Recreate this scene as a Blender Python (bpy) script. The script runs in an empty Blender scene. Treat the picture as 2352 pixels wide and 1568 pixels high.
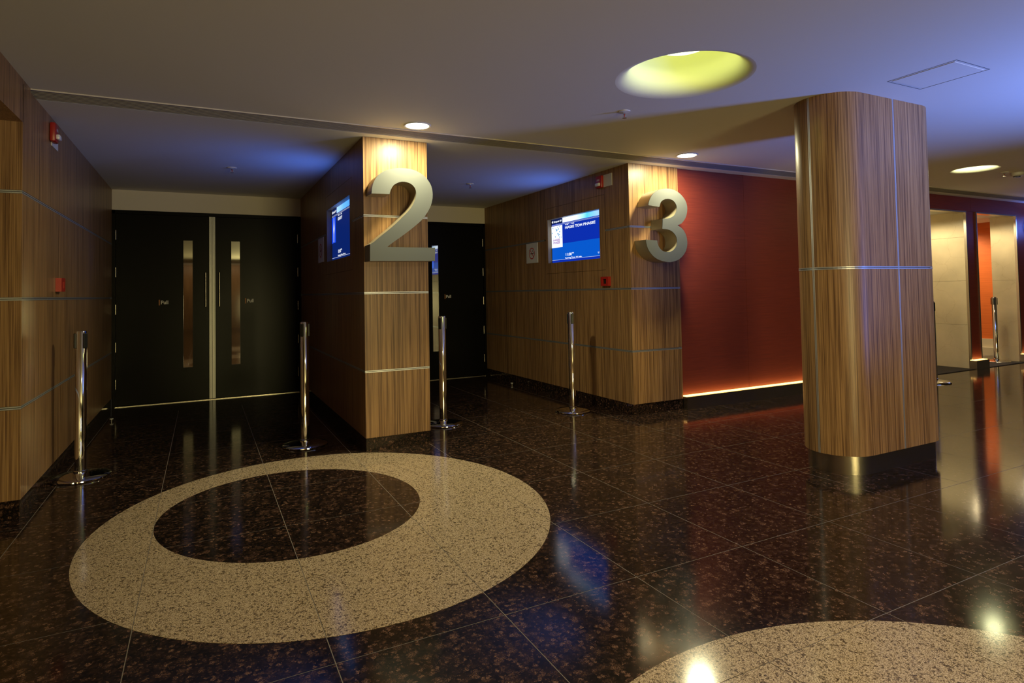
import bpy, bmesh, math, random
from mathutils import Vector, Matrix
random.seed(7)
PI = math.pi
C = bpy.context.scene.collection
sc = bpy.context.scene

# ------------------------------------------------------------------ camera, world, exposure, large lights
cd = bpy.data.cameras.new('camera')
cam = bpy.data.objects.new('camera', cd)
C.objects.link(cam)
cd.sensor_width = 36.0
cd.lens = 1391.8586 / 2352 * 36
cd.shift_x = 0.0
cd.shift_y = -(784 - 626.7548) / 2352
cd.clip_start = 0.05
yaw, pit, rol = (math.radians(a) for a in (27.0558, 1.7795, -1.039))
fw = Vector((math.sin(yaw) * math.cos(pit), math.cos(yaw) * math.cos(pit), math.sin(pit)))
rt = Vector((math.cos(yaw), -math.sin(yaw), 0))
up = rt.cross(fw)
r2 = math.cos(rol) * rt + math.sin(rol) * up
u2 = -math.sin(rol) * rt + math.cos(rol) * up
M = Matrix((r2, u2, -fw)).transposed().to_4x4()
M.translation = Vector((0, 0, 1.2))
cam.matrix_world = M
sc.camera = cam

wd = bpy.data.worlds.new('world')
sc.world = wd
wd.use_nodes = True
wd.node_tree.nodes['Background'].inputs[0].default_value = (1.0, 0.82, 0.50, 1)
wd.node_tree.nodes['Background'].inputs[1].default_value = 0.03

sc.view_settings.view_transform = 'Standard'
sc.view_settings.look = 'None'
sc.view_settings.gamma = 1.0
sc.view_settings.use_curve_mapping = False
sc.view_settings.exposure = 0.1


def lamp(name, kind, loc, energy, color, parent=None, **kw):
    d = bpy.data.lights.new(name, kind)
    d.energy = energy
    d.color = color
    for k, v in kw.items():
        setattr(d, k, v)
    o = bpy.data.objects.new(name, d)
    C.objects.link(o)
    if parent:
        o.parent = parent
        o.location = Vector(loc) - parent.location
    else:
        o.location = loc
    return o


def aim(o, target):
    o.rotation_euler = (Vector(target) - o.location).to_track_quat('-Z', 'Y').to_euler()


# blue lit display of the lobby, standing to the right of the frame
bl = lamp('blue_display_light', 'AREA', (6.3, -0.6, 1.0), 88, (0.14, 0.27, 1.0), shape='RECTANGLE', size=0.5, size_y=1.6, spread=math.radians(84))
aim(bl, (5.0, 1.1, 2.9))
# added warm fill for ceiling and front faces, unseen low behind the camera
wl = lamp('rear_fill_light', 'AREA', (2.0, -6.0, 0.85), 225, (1.0, 0.84, 0.34), shape='RECTANGLE', size=1.4, size_y=0.7)
aim(wl, (2.2, 4.0, 2.2))
# added unseen fill overhead, brightens the floor in the foreground
lamp('overhead_fill_light', 'AREA', (1.7, -0.1, 2.43), 36, (1.0, 0.88, 0.60), shape='DISK', size=0.16)
# added light on the unseen rear wall, so the door glass mirrors lit wood
ww = lamp('rear_wall_fill_light', 'AREA', (0.5, -8.9, 2.35), 26, (1.0, 0.80, 0.45), shape='RECTANGLE', size=5, size_y=0.15)
aim(ww, (0.5, -10.0, 1.2))

# ------------------------------------------------------------------ materials
def nt(name):
    m = bpy.data.materials.new(name)
    m.use_nodes = True
    n = m.node_tree.nodes
    return m, n, m.node_tree.links, n['Principled BSDF']


def plain(name, col, rough=0.5, metal=0.0, spec=0.5, bump=None):
    m, n, l, b = nt(name)
    b.inputs['Base Color'].default_value = (*col, 1)
    b.inputs['Roughness'].default_value = rough
    b.inputs['Metallic'].default_value = metal
    b.inputs['Specular IOR Level'].default_value = spec
    if bump:
        g = n.new('ShaderNodeNewGeometry')
        t = n.new('ShaderNodeTexNoise')
        t.inputs['Scale'].default_value = bump[0]
        t.inputs['Detail'].default_value = 3
        l.new(g.outputs['Position'], t.inputs['Vector'])
        bp = n.new('ShaderNodeBump')
        bp.inputs['Strength'].default_value = bump[1]
        bp.inputs['Distance'].default_value = 0.002
        l.new(t.outputs['Fac'], bp.inputs['Height'])
        l.new(bp.outputs['Normal'], b.inputs['Normal'])
    return m


def glow(name, col, strength):
    m, n, l, b = nt(name)
    b.inputs['Base Color'].default_value = (0, 0, 0, 1)
    b.inputs['Roughness'].default_value = 0.4
    b.inputs['Specular IOR Level'].default_value = 0.1
    b.inputs['Emission Color'].default_value = (*col, 1)
    b.inputs['Emission Strength'].default_value = strength
    return m


def ramp(n, stops):
    r = n.new('ShaderNodeValToRGB')
    e = r.color_ramp.elements
    e[0].position, e[0].color = stops[0][0], (*stops[0][1], 1)
    e[1].position, e[1].color = stops[-1][0], (*stops[-1][1], 1)
    for p, c in stops[1:-1]:
        x = e.new(p)
        x.color = (*c, 1)
    return r


def wood_mat():
    m, n, l, b = nt('zebrano_veneer')
    g = n.new('ShaderNodeNewGeometry')
    mp = n.new('ShaderNodeMapping')
    mp.inputs['Scale'].default_value = (1, 1, 0.012)
    l.new(g.outputs['Position'], mp.inputs['Vector'])
    a = n.new('ShaderNodeTexNoise')
    a.inputs['Scale'].default_value = 125
    a.inputs['Detail'].default_value = 4
    a.inputs['Roughness'].default_value = 0.62
    l.new(mp.outputs[0], a.inputs['Vector'])
    c = n.new('ShaderNodeTexNoise')
    c.inputs['Scale'].default_value = 7
    c.inputs['Detail'].default_value = 2
    l.new(mp.outputs[0], c.inputs['Vector'])
    r = ramp(n, [(0.34, (0.115, 0.055, 0.024)), (0.44, (0.205, 0.106, 0.045)), (0.54, (0.315, 0.174, 0.074)), (0.68, (0.40, 0.230, 0.100))])
    l.new(a.outputs['Fac'], r.inputs[0])
    r2_ = ramp(n, [(0.3, (0.88, 0.88, 0.90)), (0.7, (1.08, 1.07, 1.03))])
    l.new(c.outputs['Fac'], r2_.inputs[0])
    mx = n.new('ShaderNodeMix')
    mx.data_type = 'RGBA'
    mx.blend_type = 'MULTIPLY'
    mx.inputs[0].default_value = 1
    l.new(r.outputs[0], mx.inputs[6])
    l.new(r2_.outputs[0], mx.inputs[7])
    l.new(mx.outputs[2], b.inputs['Base Color'])
    b.inputs['Roughness'].default_value = 0.36
    b.inputs['Specular IOR Level'].default_value = 0.32
    bp = n.new('ShaderNodeBump')
    bp.inputs['Strength'].default_value = 0.12
    bp.inputs['Distance'].default_value = 0.001
    l.new(a.outputs['Fac'], bp.inputs['Height'])
    l.new(bp.outputs['Normal'], b.inputs['Normal'])
    return m


def granite_mat(rand=True):
    m, n, l, b = nt('dark_brown_granite' if rand else 'dark_brown_granite_slab')
    g = n.new('ShaderNodeNewGeometry')
    vec = g.outputs['Position']
    if rand:
        oi = n.new('ShaderNodeObjectInfo')
        ml = n.new('ShaderNodeMath')
        ml.operation = 'MULTIPLY'
        ml.inputs[1].default_value = 40
        l.new(oi.outputs['Random'], ml.inputs[0])
        ad = n.new('ShaderNodeVectorMath')
        ad.operation = 'ADD'
        l.new(vec, ad.inputs[0])
        l.new(ml.outputs[0], ad.inputs[1])
        vec = ad.outputs[0]
    def math_(op, *a):
        q = n.new('ShaderNodeMath')
        q.operation = op
        for k, v in enumerate(a):
            if isinstance(v, (int, float)): q.inputs[k].default_value = v
            else: l.new(v, q.inputs[k])
        return q.outputs[0]

    def noise(scale, detail):
        q = n.new('ShaderNodeTexNoise')
        q.inputs['Scale'].default_value = scale
        q.inputs['Detail'].default_value = detail
        l.new(vec, q.inputs['Vector'])
        return q
    dn = noise(70, 2)
    sb = n.new('ShaderNodeVectorMath')
    sb.operation = 'MULTIPLY_ADD'
    sb.inputs[1].default_value = (0.022, 0.022, 0.022)
    l.new(dn.outputs['Color'], sb.inputs[0])
    l.new(vec, sb.inputs[2])
    base = None
    mask = 0.0
    for sc_, thr, wgt in ((30, 0.50, 0.75), (58, 0.40, 1.0), (115, 0.34, 0.55)):
        v = n.new('ShaderNodeTexVoronoi')
        v.inputs['Scale'].default_value = sc_
        l.new(sb.outputs[0], v.inputs['Vector'])
        sp = n.new('ShaderNodeSeparateColor')
        l.new(v.outputs['Color'], sp.inputs[0])
        big = noise(7 if sc_ < 60 else 12, 2)
        sel = math_('GREATER_THAN', math_('MULTIPLY_ADD', big.outputs['Fac'], 0.55, sp.outputs[0]), thr + 0.26)
        core = n.new('ShaderNodeMapRange')
        core.interpolation_type = 'SMOOTHSTEP'
        core.inputs[1].default_value = 0.78
        core.inputs[2].default_value = 0.30
        l.new(v.outputs['Distance'], core.inputs[0])
        tone = math_('MULTIPLY_ADD', math_('POWER', sp.outputs[1], 1.6), 0.85, 0.15)
        mask = math_('MAXIMUM', math_('MULTIPLY', math_('MULTIPLY', math_('MULTIPLY', sel, core.outputs[0]), tone), wgt), mask)
    grain = noise(240, 3)
    gr_ = n.new('ShaderNodeMapRange')
    gr_.inputs[1].default_value = 0.36
    gr_.inputs[2].default_value = 0.64
    gr_.inputs[3].default_value = 0.25
    gr_.inputs[4].default_value = 1.35
    l.new(grain.outputs['Fac'], gr_.inputs[0])
    r = ramp(n, [(0.0, (0.007, 0.0055, 0.005)), (0.22, (0.026, 0.014, 0.010)), (0.6, (0.085, 0.043, 0.028)), (1.0, (0.22, 0.118, 0.076))])
    l.new(math_('MULTIPLY', mask, gr_.outputs[0]), r.inputs[0])
    l.new(r.outputs[0], b.inputs['Base Color'])
    b.inputs['Roughness'].default_value = 0.105
    b.inputs['Specular IOR Level'].default_value = 0.5
    return m


def beige_mat():
    m, n, l, b = nt('beige_granite')
    g = n.new('ShaderNodeNewGeometry')
    t = n.new('ShaderNodeTexNoise')
    t.inputs['Scale'].default_value = 270
    t.inputs['Detail'].default_value = 2
    t.inputs['Roughness'].default_value = 0.6
    l.new(g.outputs['Position'], t.inputs['Vector'])
    r = ramp(n, [(0.36, (0.10, 0.066, 0.040)), (0.44, (0.30, 0.205, 0.115)), (0.53, (0.55, 0.41, 0.255)), (0.68, (0.70, 0.55, 0.37))])
    l.new(t.outputs['Fac'], r.inputs[0])
    v = n.new('ShaderNodeTexVoronoi')
    v.inputs['Scale'].default_value = 130
    l.new(g.outputs['Position'], v.inputs['Vector'])
    sp = n.new('ShaderNodeSeparateColor')
    l.new(v.outputs['Color'], sp.inputs[0])
    r2_ = ramp(n, [(0.10, (0.35, 0.33, 0.32)), (0.22, (1, 1, 1))])
    l.new(sp.outputs[0], r2_.inputs[0])
    mx = n.new('ShaderNodeMix')
    mx.data_type = 'RGBA'
    mx.blend_type = 'MULTIPLY'
    mx.inputs[0].default_value = 1
    l.new(r.outputs[0], mx.inputs[6])
    l.new(r2_.outputs[0], mx.inputs[7])
    l.new(mx.outputs[2], b.inputs['Base Color'])
    b.inputs['Roughness'].default_value = 0.11
    return m


def fabric_mat(name, c1, c2, sheen=0.0):
    m, n, l, b = nt(name)
    g = n.new('ShaderNodeNewGeometry')
    mp = n.new('ShaderNodeMapping')
    mp.inputs['Scale'].default_value = (3, 3, 220)
    l.new(g.outputs['Position'], mp.inputs['Vector'])
    t = n.new('ShaderNodeTexNoise')
    t.inputs['Scale'].default_value = 1.0
    t.inputs['Detail'].default_value = 3
    l.new(mp.outputs[0], t.inputs['Vector'])
    r = ramp(n, [(0.35, c1), (0.65, c2)])
    l.new(t.outputs['Fac'], r.inputs[0])
    l.new(r.outputs[0], b.inputs['Base Color'])
    b.inputs['Roughness'].default_value = 0.5
    b.inputs['Specular IOR Level'].default_value = 0.45
    bp = n.new('ShaderNodeBump')
    bp.inputs['Strength'].default_value = 0.3
    bp.inputs['Distance'].default_value = 0.001
    l.new(t.outputs['Fac'], bp.inputs['Height'])
    l.new(bp.outputs['Normal'], b.inputs['Normal'])
    return m


def marble_mat():
    m, n, l, b = nt('cream_marble')
    g = n.new('ShaderNodeNewGeometry')
    t = n.new('ShaderNodeTexNoise')
    t.inputs['Scale'].default_value = 2.2
    t.inputs['Detail'].default_value = 6
    l.new(g.outputs['Position'], t.inputs['Vector'])
    mm = n.new('ShaderNodeVectorMath')
    mm.operation = 'MULTIPLY_ADD'
    mm.inputs[1].default_value = (0.5, 0.5, 0.5)
    l.new(t.outputs['Color'], mm.inputs[0])
    l.new(g.outputs['Position'], mm.inputs[2])
    v = n.new('ShaderNodeTexVoronoi')
    v.feature = 'DISTANCE_TO_EDGE'
    v.inputs['Scale'].default_value = 2.0
    l.new(mm.outputs[0], v.inputs['Vector'])
    r = ramp(n, [(0.0, (0.58, 0.47, 0.30)), (0.010, (0.64, 0.53, 0.345)), (0.3, (0.66, 0.55, 0.36))])
    l.new(v.outputs['Distance'], r.inputs[0])
    r2_ = ramp(n, [(0.3, (0.82, 0.82, 0.82)), (0.7, (1.1, 1.1, 1.1))])
    l.new(t.outputs['Fac'], r2_.inputs[0])
    mx = n.new('ShaderNodeMix')
    mx.data_type = 'RGBA'
    mx.blend_type = 'MULTIPLY'
    mx.inputs[0].default_value = 1
    l.new(r.outputs[0], mx.inputs[6])
    l.new(r2_.outputs[0], mx.inputs[7])
    l.new(mx.outputs[2], b.inputs['Base Color'])
    b.inputs['Roughness'].default_value = 0.25
    return m


WOOD = wood_mat()
GRAN = granite_mat(True)
GSLAB = granite_mat(False)
BEIGE = beige_mat()
RED = fabric_mat('dark_red_fabric', (0.155, 0.022, 0.009), (0.215, 0.033, 0.013))
ORANGE = fabric_mat('orange_fabric', (0.62, 0.13, 0.022), (0.75, 0.17, 0.03))
MARB = marble_mat()
CARPET = plain('dark_carpet', (0.035, 0.026, 0.02), 0.95, bump=(400, 0.8))
CEIL = plain('ceiling_paint', (0.70, 0.68, 0.60), 0.75, spec=0.2, bump=(5, 0.05))
HEAD = plain('header_paint', (0.60, 0.54, 0.46), 0.7, spec=0.2)
GROUT = plain('grout', (0.22, 0.18, 0.145), 0.7)
ALU = plain('aluminium', (0.50, 0.50, 0.52), 0.42, 0.7)
STEEL = plain('brushed_steel', (0.50, 0.45, 0.38), 0.27, 1.0)
EDGE = plain('door_edge_metal', (0.24, 0.235, 0.235), 0.40, 0.9)
CHROME = plain('chrome', (0.78, 0.77, 0.76), 0.06, 1.0)
SATIN = plain('satin_metal_paint', (0.090, 0.094, 0.088), 0.5, 0.0, spec=0.35)
RETURN = plain('number_return_metal', (0.34, 0.29, 0.20), 0.38, 0.5)
BLACKDOOR = plain('black_door_laminate', (0.004, 0.0035, 0.0035), 0.30, spec=0.05)
BLACK = plain('black_plastic', (0.012, 0.012, 0.012), 0.4)
DARK = plain('dark_gap', (0.02, 0.016, 0.013), 0.8)
GLASS = plain('tinted_mirror_glass', (0.40, 0.40, 0.40), 0.03, 1.0)
REDPL = plain('red_plastic', (0.36, 0.018, 0.012), 0.35)
WHITEPL = plain('white_plastic', (0.62, 0.60, 0.56), 0.5)
CLEAR = plain('clear_lens_plastic', (0.75, 0.75, 0.78), 0.12, spec=0.8)
GRILLE = plain('grille_paint', (0.22, 0.19, 0.16), 0.5)
WHITELET = plain('white_lettering', (0.70, 0.68, 0.66), 0.6)
AMBER = plain('amber_bar_vinyl', (0.42, 0.16, 0.04), 0.6)
SIGNRED = plain('sign_red', (0.55, 0.03, 0.03), 0.5)
CREAM = plain('cream_stone', (0.66, 0.58, 0.42), 0.4)
LENS = glow('lamp_lens', (1.0, 0.97, 0.80), 14)
DOMELENS = glow('dome_lamp_lens', (0.95, 1.0, 0.55), 3.0)
DOMEPAINT = plain('dome_paint', (0.74, 0.72, 0.60), 0.6, spec=0.2)
LED = glow('led_diffuser', (1.0, 0.57, 0.15), 5.0)
BLUESIGN = glow('blue_lit_sign', (0.03, 0.16, 1.0), 2.5)
S_DARK = glow('screen_navy', (0.003, 0.026, 0.40), 1.0)
S_LIGHT = glow('screen_blue', (0.002, 0.095, 0.58), 1.0)
S_WHITE = glow('screen_white', (0.88, 0.93, 1.0), 1.1)
S_TAB = glow('screen_tab', (0.004, 0.012, 0.08), 1.0)
S_VIOLET = glow('screen_violet', (0.25, 0.02, 0.35), 1.0)
S_TEAL = glow('screen_teal', (0.02, 0.28, 0.60), 1.0)
S_GREY = glow('screen_grey', (0.62, 0.70, 0.88), 1.0)
S_DEEP = glow('screen_deep', (0.002, 0.014, 0.13), 1.0)
S_POSTB = glow('screen_poster_blue', (0.008, 0.06, 0.75), 1.0)


def banner_mat(name, white_at, k):
    m, n, l, b = nt(name)
    b.inputs['Base Color'].default_value = (0, 0, 0, 1)
    g = n.new('ShaderNodeNewGeometry')
    s = n.new('ShaderNodeSeparateXYZ')
    l.new(g.outputs['Position'], s.inputs[0])
    mr = n.new('ShaderNodeMapRange')
    mr.inputs[1].default_value = 6.2
    mr.inputs[2].default_value = 5.16
    l.new(s.outputs['Y'], mr.inputs[0])
    r = ramp(n, white_at)
    l.new(mr.outputs[0], r.inputs[0])
    l.new(r.outputs[0], b.inputs['Emission Color'])
    b.inputs['Emission Strength'].default_value = k
    return m


BAN3 = banner_mat('banner_white_to_cyan', [(0.25, (0.75, 0.85, 1.0)), (0.5, (0.60, 0.82, 1.0)), (0.72, (0.06, 0.42, 1.0)), (0.9, (0.22, 0.40, 0.9))], 1.7)
BAN2 = banner_mat('banner_pale_to_blue', [(0.25, (0.30, 0.52, 1.0)), (0.55, (0.10, 0.34, 1.0)), (0.95, (0.03, 0.22, 1.0))], 1.5)

# ------------------------------------------------------------------ mesh helpers
def wloc(o):
    v = Vector((0, 0, 0))
    while o:
        v += o.location
        o = o.parent
    return v


def obj(name, bm, mat, parent=None, origin=None, smooth=False, label=None):
    """links ONE mesh; bm is given in world coordinates"""
    me = bpy.data.meshes.new(name)
    off = Vector(origin) if origin else (wloc(parent) if parent else Vector((0, 0, 0)))
    if off.length > 0:
        bmesh.ops.translate(bm, verts=bm.verts, vec=-off)
    bmesh.ops.recalc_face_normals(bm, faces=bm.faces)
    bm.to_mesh(me)
    bm.free()
    for mm in (mat if isinstance(mat, (list, tuple)) else [mat]):
        me.materials.append(mm)
    if smooth:
        for p in me.polygons:
            p.use_smooth = True
        try:
            me.set_sharp_from_angle(angle=math.radians(38))
        except Exception:
            pass
    o = bpy.data.objects.new(name, me)
    C.objects.link(o)
    if parent:
        o.parent = parent
        o.location = off - wloc(parent)
    else:
        o.location = off
    if label:
        o['label'] = label
    return o


def tag(o, label=None, cat=None, group=None, kind=None):
    if label: o['label'] = label
    if cat: o['category'] = cat
    if group: o['group'] = group
    if kind: o['kind'] = kind
    return o


def thing(name, loc, label, cat, group=None):
    o = bpy.data.objects.new(name, None)
    o.empty_display_size = 0.1
    C.objects.link(o)
    o.location = loc
    return tag(o, label, cat, group)


def struct(name, bm, mat, **k):
    return tag(obj(name, bm, mat, **k), kind='structure')


def box(bm, x0, x1, y0, y1, z0, z1, bev=0.0):
    vs = [bm.verts.new((x, y, z)) for x in (x0, x1) for y in (y0, y1) for z in (z0, z1)]
    f = [(0, 1, 3, 2), (4, 6, 7, 5), (0, 4, 5, 1), (2, 3, 7, 6), (0, 2, 6, 4), (1, 5, 7, 3)]
    fs = [bm.faces.new([vs[i] for i in q]) for q in f]
    if bev > 0:
        ed = {e for q in fs for e in q.edges}
        bmesh.ops.bevel(bm, geom=list(ed), offset=bev, segments=2, affect='EDGES', profile=0.5)
    return bm


def B(*a, bev=0.0):
    return box(bmesh.new(), *a, bev=bev)


def lathe(prof, c, seg=48, bm=None, closed=False):
    """prof: list of (r, z) ; c: world centre"""
    bm = bm or bmesh.new()
    rings = []
    for r, z in prof:
        if r < 1e-6:
            rings.append([bm.verts.new((c[0], c[1], c[2] + z))])
        else:
            rings.append([bm.verts.new((c[0] + r * math.cos(2 * PI * i / seg), c[1] + r * math.sin(2 * PI * i / seg), c[2] + z)) for i in range(seg)])
    for a, b in zip(rings[:-1], rings[1:]):
        for i in range(seg):
            j = (i + 1) % seg
            if len(a) == 1 and len(b) == 1:
                continue
            if len(a) == 1:
                bm.faces.new((a[0], b[i], b[j]))
            elif len(b) == 1:
                bm.faces.new((a[i], a[j], b[0]))
            else:
                bm.faces.new((a[i], a[j], b[j], b[i]))
    return bm


def text_bm(s, size, to_world, weight=0.0, align='LEFT'):
    cu = bpy.data.curves.new('t', 'FONT')
    cu.body = s
    cu.size = size
    cu.offset = weight
    cu.align_x = align
    cu.resolution_u = 4
    o = bpy.data.objects.new('t', cu)
    C.objects.link(o)
    dg = bpy.context.evaluated_depsgraph_get()
    dg.update()
    me = o.evaluated_get(dg).to_mesh()
    bm = bmesh.new()
    bm.from_mesh(me)
    o.evaluated_get(dg).to_mesh_clear()
    bpy.data.objects.remove(o)
    bpy.data.curves.remove(cu)
    for v in bm.verts:
        v.co = to_world(v.co.x, v.co.y)
    return bm


def text_w(s, size, weight=0.0):
    bm = text_bm(s, size, lambda x, y: Vector((x, y, 0)), weight)
    w = max((v.co.x for v in bm.verts), default=1)
    bm.free()
    return w


def extrude_poly(pts, axis, a0, a1, bm=None, caps=(True, True)):
    """pts (u,z) ; axis 'Y' -> (u, a, z)  axis 'X' -> (a, u, z) axis 'Z' -> (u,z,a)"""
    bm = bm or bmesh.new()
    def P(p, a):
        return {'Y': (p[0], a, p[1]), 'X': (a, p[0], p[1]), 'Z': (p[0], p[1], a)}[axis]
    A = [bm.verts.new(P(p, a0)) for p in pts]
    Bv = [bm.verts.new(P(p, a1)) for p in pts]
    n = len(pts)
    for i in range(n):
        j = (i + 1) % n
        bm.faces.new((A[i], A[j], Bv[j], Bv[i]))
    if caps[0]: bm.faces.new(A)
    if caps[1]: bm.faces.new(Bv)
    return bm


# ------------------------------------------------------------------ main dimensions
XL = -0.90
YF, YD = 4.66, 8.01
X2A, X2B = 1.105, 1.622
X3A, X3B = 3.66, 4.277
S1, S2, S3, ZB, ZC, ZH, ZM = 1.8095, 1.2102, 0.6076, 0.103, 2.423, 2.197, 2.447
YG0, YG1 = 4.43, 4.565
YR = 4.69
HG = 0.010

# ------------------------------------------------------------------ floor and tiles
TX0, TDX, TY0, TDY = 0.384, 0.615, 2.065, 0.668
gx = [TX0 + TDX * k for k in range(-4, 21)]
gy = [TY0 + TDY * k for k in range(-3, 9)]
bm = bmesh.new()
# grout bed below the tiles, granite slabs round it where the photograph does not look
for (x0, x1, y0, y1, mi) in [(gx[0], gx[-1], gy[0], gy[-1], 0), (-4, 18, -10, gy[0], 1), (-4, gx[0], gy[0], 9.5, 1), (gx[-1], 18, gy[0], 9.5, 1), (gx[0], gx[-1], gy[-1], 9.5, 1)]:
    z = -0.0005 if mi == 0 else 0.0
    box(bm, x0, x1, y0, y1, -0.1, z)
    bm.faces.ensure_lookup_table()
    for f in bm.faces[-6:]:
        f.material_index = mi
floor = struct('floor', bm, [GROUT, GSLAB])
tm = bpy.data.meshes.new('tile')
g = 0.0016
tb = B(-TDX / 2 + g, TDX / 2 - g, -TDY / 2 + g, TDY / 2 - g, -0.02, 0.0, bev=0.0)
bmesh.ops.recalc_face_normals(tb, faces=tb.faces)
tb.to_mesh(tm)
tb.free()
tm.materials.append(GRAN)
for i in range(len(gx) - 1):
    for j in range(len(gy) - 1):
        cx, cy = (gx[i] + gx[i + 1]) / 2, (gy[j] + gy[j + 1]) / 2
        if cy > YF + 0.3 and cx > X3B:      # behind the red wall: nothing of the floor in view
            if not (cx > 8.0 and cy < YF + 0.9):
                continue
        if cx < XL - 0.6 and cy > 4.5:
            continue
        t = bpy.data.objects.new('tile', tm)
        C.objects.link(t)
        t.parent = floor
        t.location = (cx, cy, 0)


# light granite inlays let into the floor, cut along the tile joints
def ell(cx, cy, ax, ay, th, n=160):
    c, s = math.cos(th), math.sin(th)
    return [(cx + ax * math.cos(t) * c - ay * math.sin(t) * s, cy + ax * math.cos(t) * s + ay * math.sin(t) * c) for t in (2 * PI * i / n for i in range(n))]


def inlay(name, outer, inner, label):
    c = (sum(p[0] for p in outer) / len(outer), sum(p[1] for p in outer) / len(outer), 0)
    root = thing(name, c, label, 'floor inlay')
    base = bmesh.new()
    n = len(outer)
    zt = 0.0009
    O = [base.verts.new((*p, zt)) for p in outer]
    if inner:
        I = [base.verts.new((*p, zt)) for p in inner]
        for i in range(n):
            j = (i + 1) % n
            base.faces.new((O[i], O[j], I[j], I[i]))
    else:
        base.faces.new(O)
    for i in range(len(gx) - 1):
        for j in range(len(gy) - 1):
            b = base.copy()
            for co, no in (((gx[i] + g, 0, 0), (-1, 0, 0)), ((gx[i + 1] - g, 0, 0), (1, 0, 0)), ((0, gy[j] + g, 0), (0, -1, 0)), ((0, gy[j + 1] - g, 0), (0, 1, 0))):
                if not b.faces: break
                bmesh.ops.bisect_plane(b, geom=b.verts[:] + b.edges[:] + b.faces[:], plane_co=co, plane_no=no, clear_outer=True)
            if not b.faces or sum(f.calc_area() for f in b.faces) < 1e-4:
                b.free()
                continue
            for f in b.faces:
                if f.normal.z < 0: f.normal_flip()
            r = bmesh.ops.extrude_face_region(b, geom=b.faces[:])
            bmesh.ops.translate(b, verts=[v for v in r['geom'] if isinstance(v, bmesh.types.BMVert)], vec=(0, 0, -0.004))
            obj('inlay_piece', b, BEIGE, root)
    base.free()
    return root


inlay('ring_inlay', ell(0.631, 3.481, 1.17, 1.28, math.radians(4.5)), ell(0.464, 3.690, 0.691, 0.75, math.radians(13)),
      'beige speckled granite ring with off-centre dark middle, set in the floor before number 2')
inlay('disc_inlay', ell(1.482, 0.319, 1.253, 1.253, 0), None,
      'pale speckled granite round set in the floor at the bottom right corner')

# ------------------------------------------------------------------ ceilings
bm = bmesh.new()
DOMES = [(2.53, 2.68, 0.40), (7.55, 3.57, 0.225)]
CX0, CX1, CY0 = -4, 18, -10
corners = [(CX0, CY0), (CX1, CY0), (CX1, YG0), (CX0, YG0)]
vs = [bm.verts.new((*p, ZM)) for p in corners]
ed = [bm.edges.new((vs[i], vs[(i + 1) % 4])) for i in range(4)]
for d in DOMES:
    cv = [bm.verts.new((d[0] + d[2] * math.cos(2 * PI * i / 64), d[1] + d[2] * math.sin(2 * PI * i / 64), ZM)) for i in range(64)]
    ed += [bm.edges.new((cv[i], cv[(i + 1) % 64])) for i in range(64)]
bmesh.ops.triangle_fill(bm, use_beauty=True, use_dissolve=False, edges=ed)
for f in bm.faces:
    if f.normal.z > 0: f.normal_flip()
ceiling = struct('ceiling', bm, CEIL)
# lower soffit over the cinema entrances, with its small drop at the grille
bm = bmesh.new()
box(bm, XL - 2, 18, YG1, 9.5, ZC, ZC + 0.15)
struct('ceiling_entrance', bm, CEIL)

# linear grille between the two ceilings
gr = thing('linear_grille', (5, YG0, ZC), 'long thin slatted air grille where the ceiling steps down above the numbers', 'air grille')
obj('grille_back', B(XL - 0.01, 14, YG0, YG1 - 0.002, ZM + 0.009, ZM + 0.013), DARK, gr)
obj('front_lip', B(XL - 0.01, 14, YG0 - 0.006, YG0 + 0.008, ZM - 0.007, ZM + 0.009), HEAD, gr)
for k in range(7):
    y = YG0 + 0.016 + k * 0.0166
    z = ZM - 0.004 - k * 0.0034
    obj('slat', B(XL - 0.01, 14, y, y + 0.0095, z, z + 0.010), GRILLE, gr)

# recessed domes
def dome(c, label, power, col):
    r = thing('ceiling_dome_light', (c[0], c[1], ZM), label, 'ceiling light')
    k = c[2] / 0.375
    prof = [(0.375, 0.0), (0.365, 0.0015), (0.352, 0.005), (0.338, 0.011), (0.324, 0.020), (0.311, 0.032), (0.299, 0.048), (0.289, 0.070), (0.280, 0.095), (0.268, 0.125), (0.246, 0.152), (0.200, 0.176), (0.150, 0.188), (0.0, 0.192)]
    obj('recess', lathe([(a * k, b * k) for a, b in prof], (c[0], c[1], ZM), 72), DOMEPAINT, r, smooth=True)
    obj('lens', lathe([(a * k, b * k) for a, b in ((0.0, 0.165), (0.10, 0.166), (0.135, 0.172), (0.15, 0.186))], (c[0], c[1], ZM), 48), DOMELENS, r, smooth=True)
    lamp('dome_glow', 'POINT', (c[0], c[1], ZM + 0.12 * k), power * 0.13 * k, col, r, shadow_soft_size=0.08)
    lamp('dome_lamp', 'SPOT', (c[0], c[1], ZM + 0.14 * k), 5, (1.0, 0.95, 0.55), r, spot_size=math.radians(125), spot_blend=0.6, shadow_soft_size=0.08)
    return r


dome(DOMES[0], 'large oval recessed dome light glowing yellow-green, nearest in the ceiling', 21, (0.86, 1.0, 0.12))
dome(DOMES[1], 'far recessed dome light with pale yellow glow, right of the wooden column', 75, (1.0, 1.0, 0.55))

def downlight(x, y, label, power, group=None):
    r = thing('downlight', (x, y, ZM), label, 'downlight')
    obj('trim_ring', lathe([(0.083, 0.002), (0.086, -0.006), (0.097, -0.008), (0.101, -0.004), (0.101, 0.003)], (x, y, ZM), 48), WHITEPL, r, smooth=True)
    obj('lens', lathe([(0.083, 0.0), (0.07, -0.008), (0.04, -0.013), (0.0, -0.014)], (x, y, ZM), 40), LENS, r, smooth=True)
    lamp('downlight_lamp', 'AREA', (x, y, ZM - 0.018), power, (1.0, 0.93, 0.54), r, shape='DISK', size=0.15)
    return r


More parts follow.
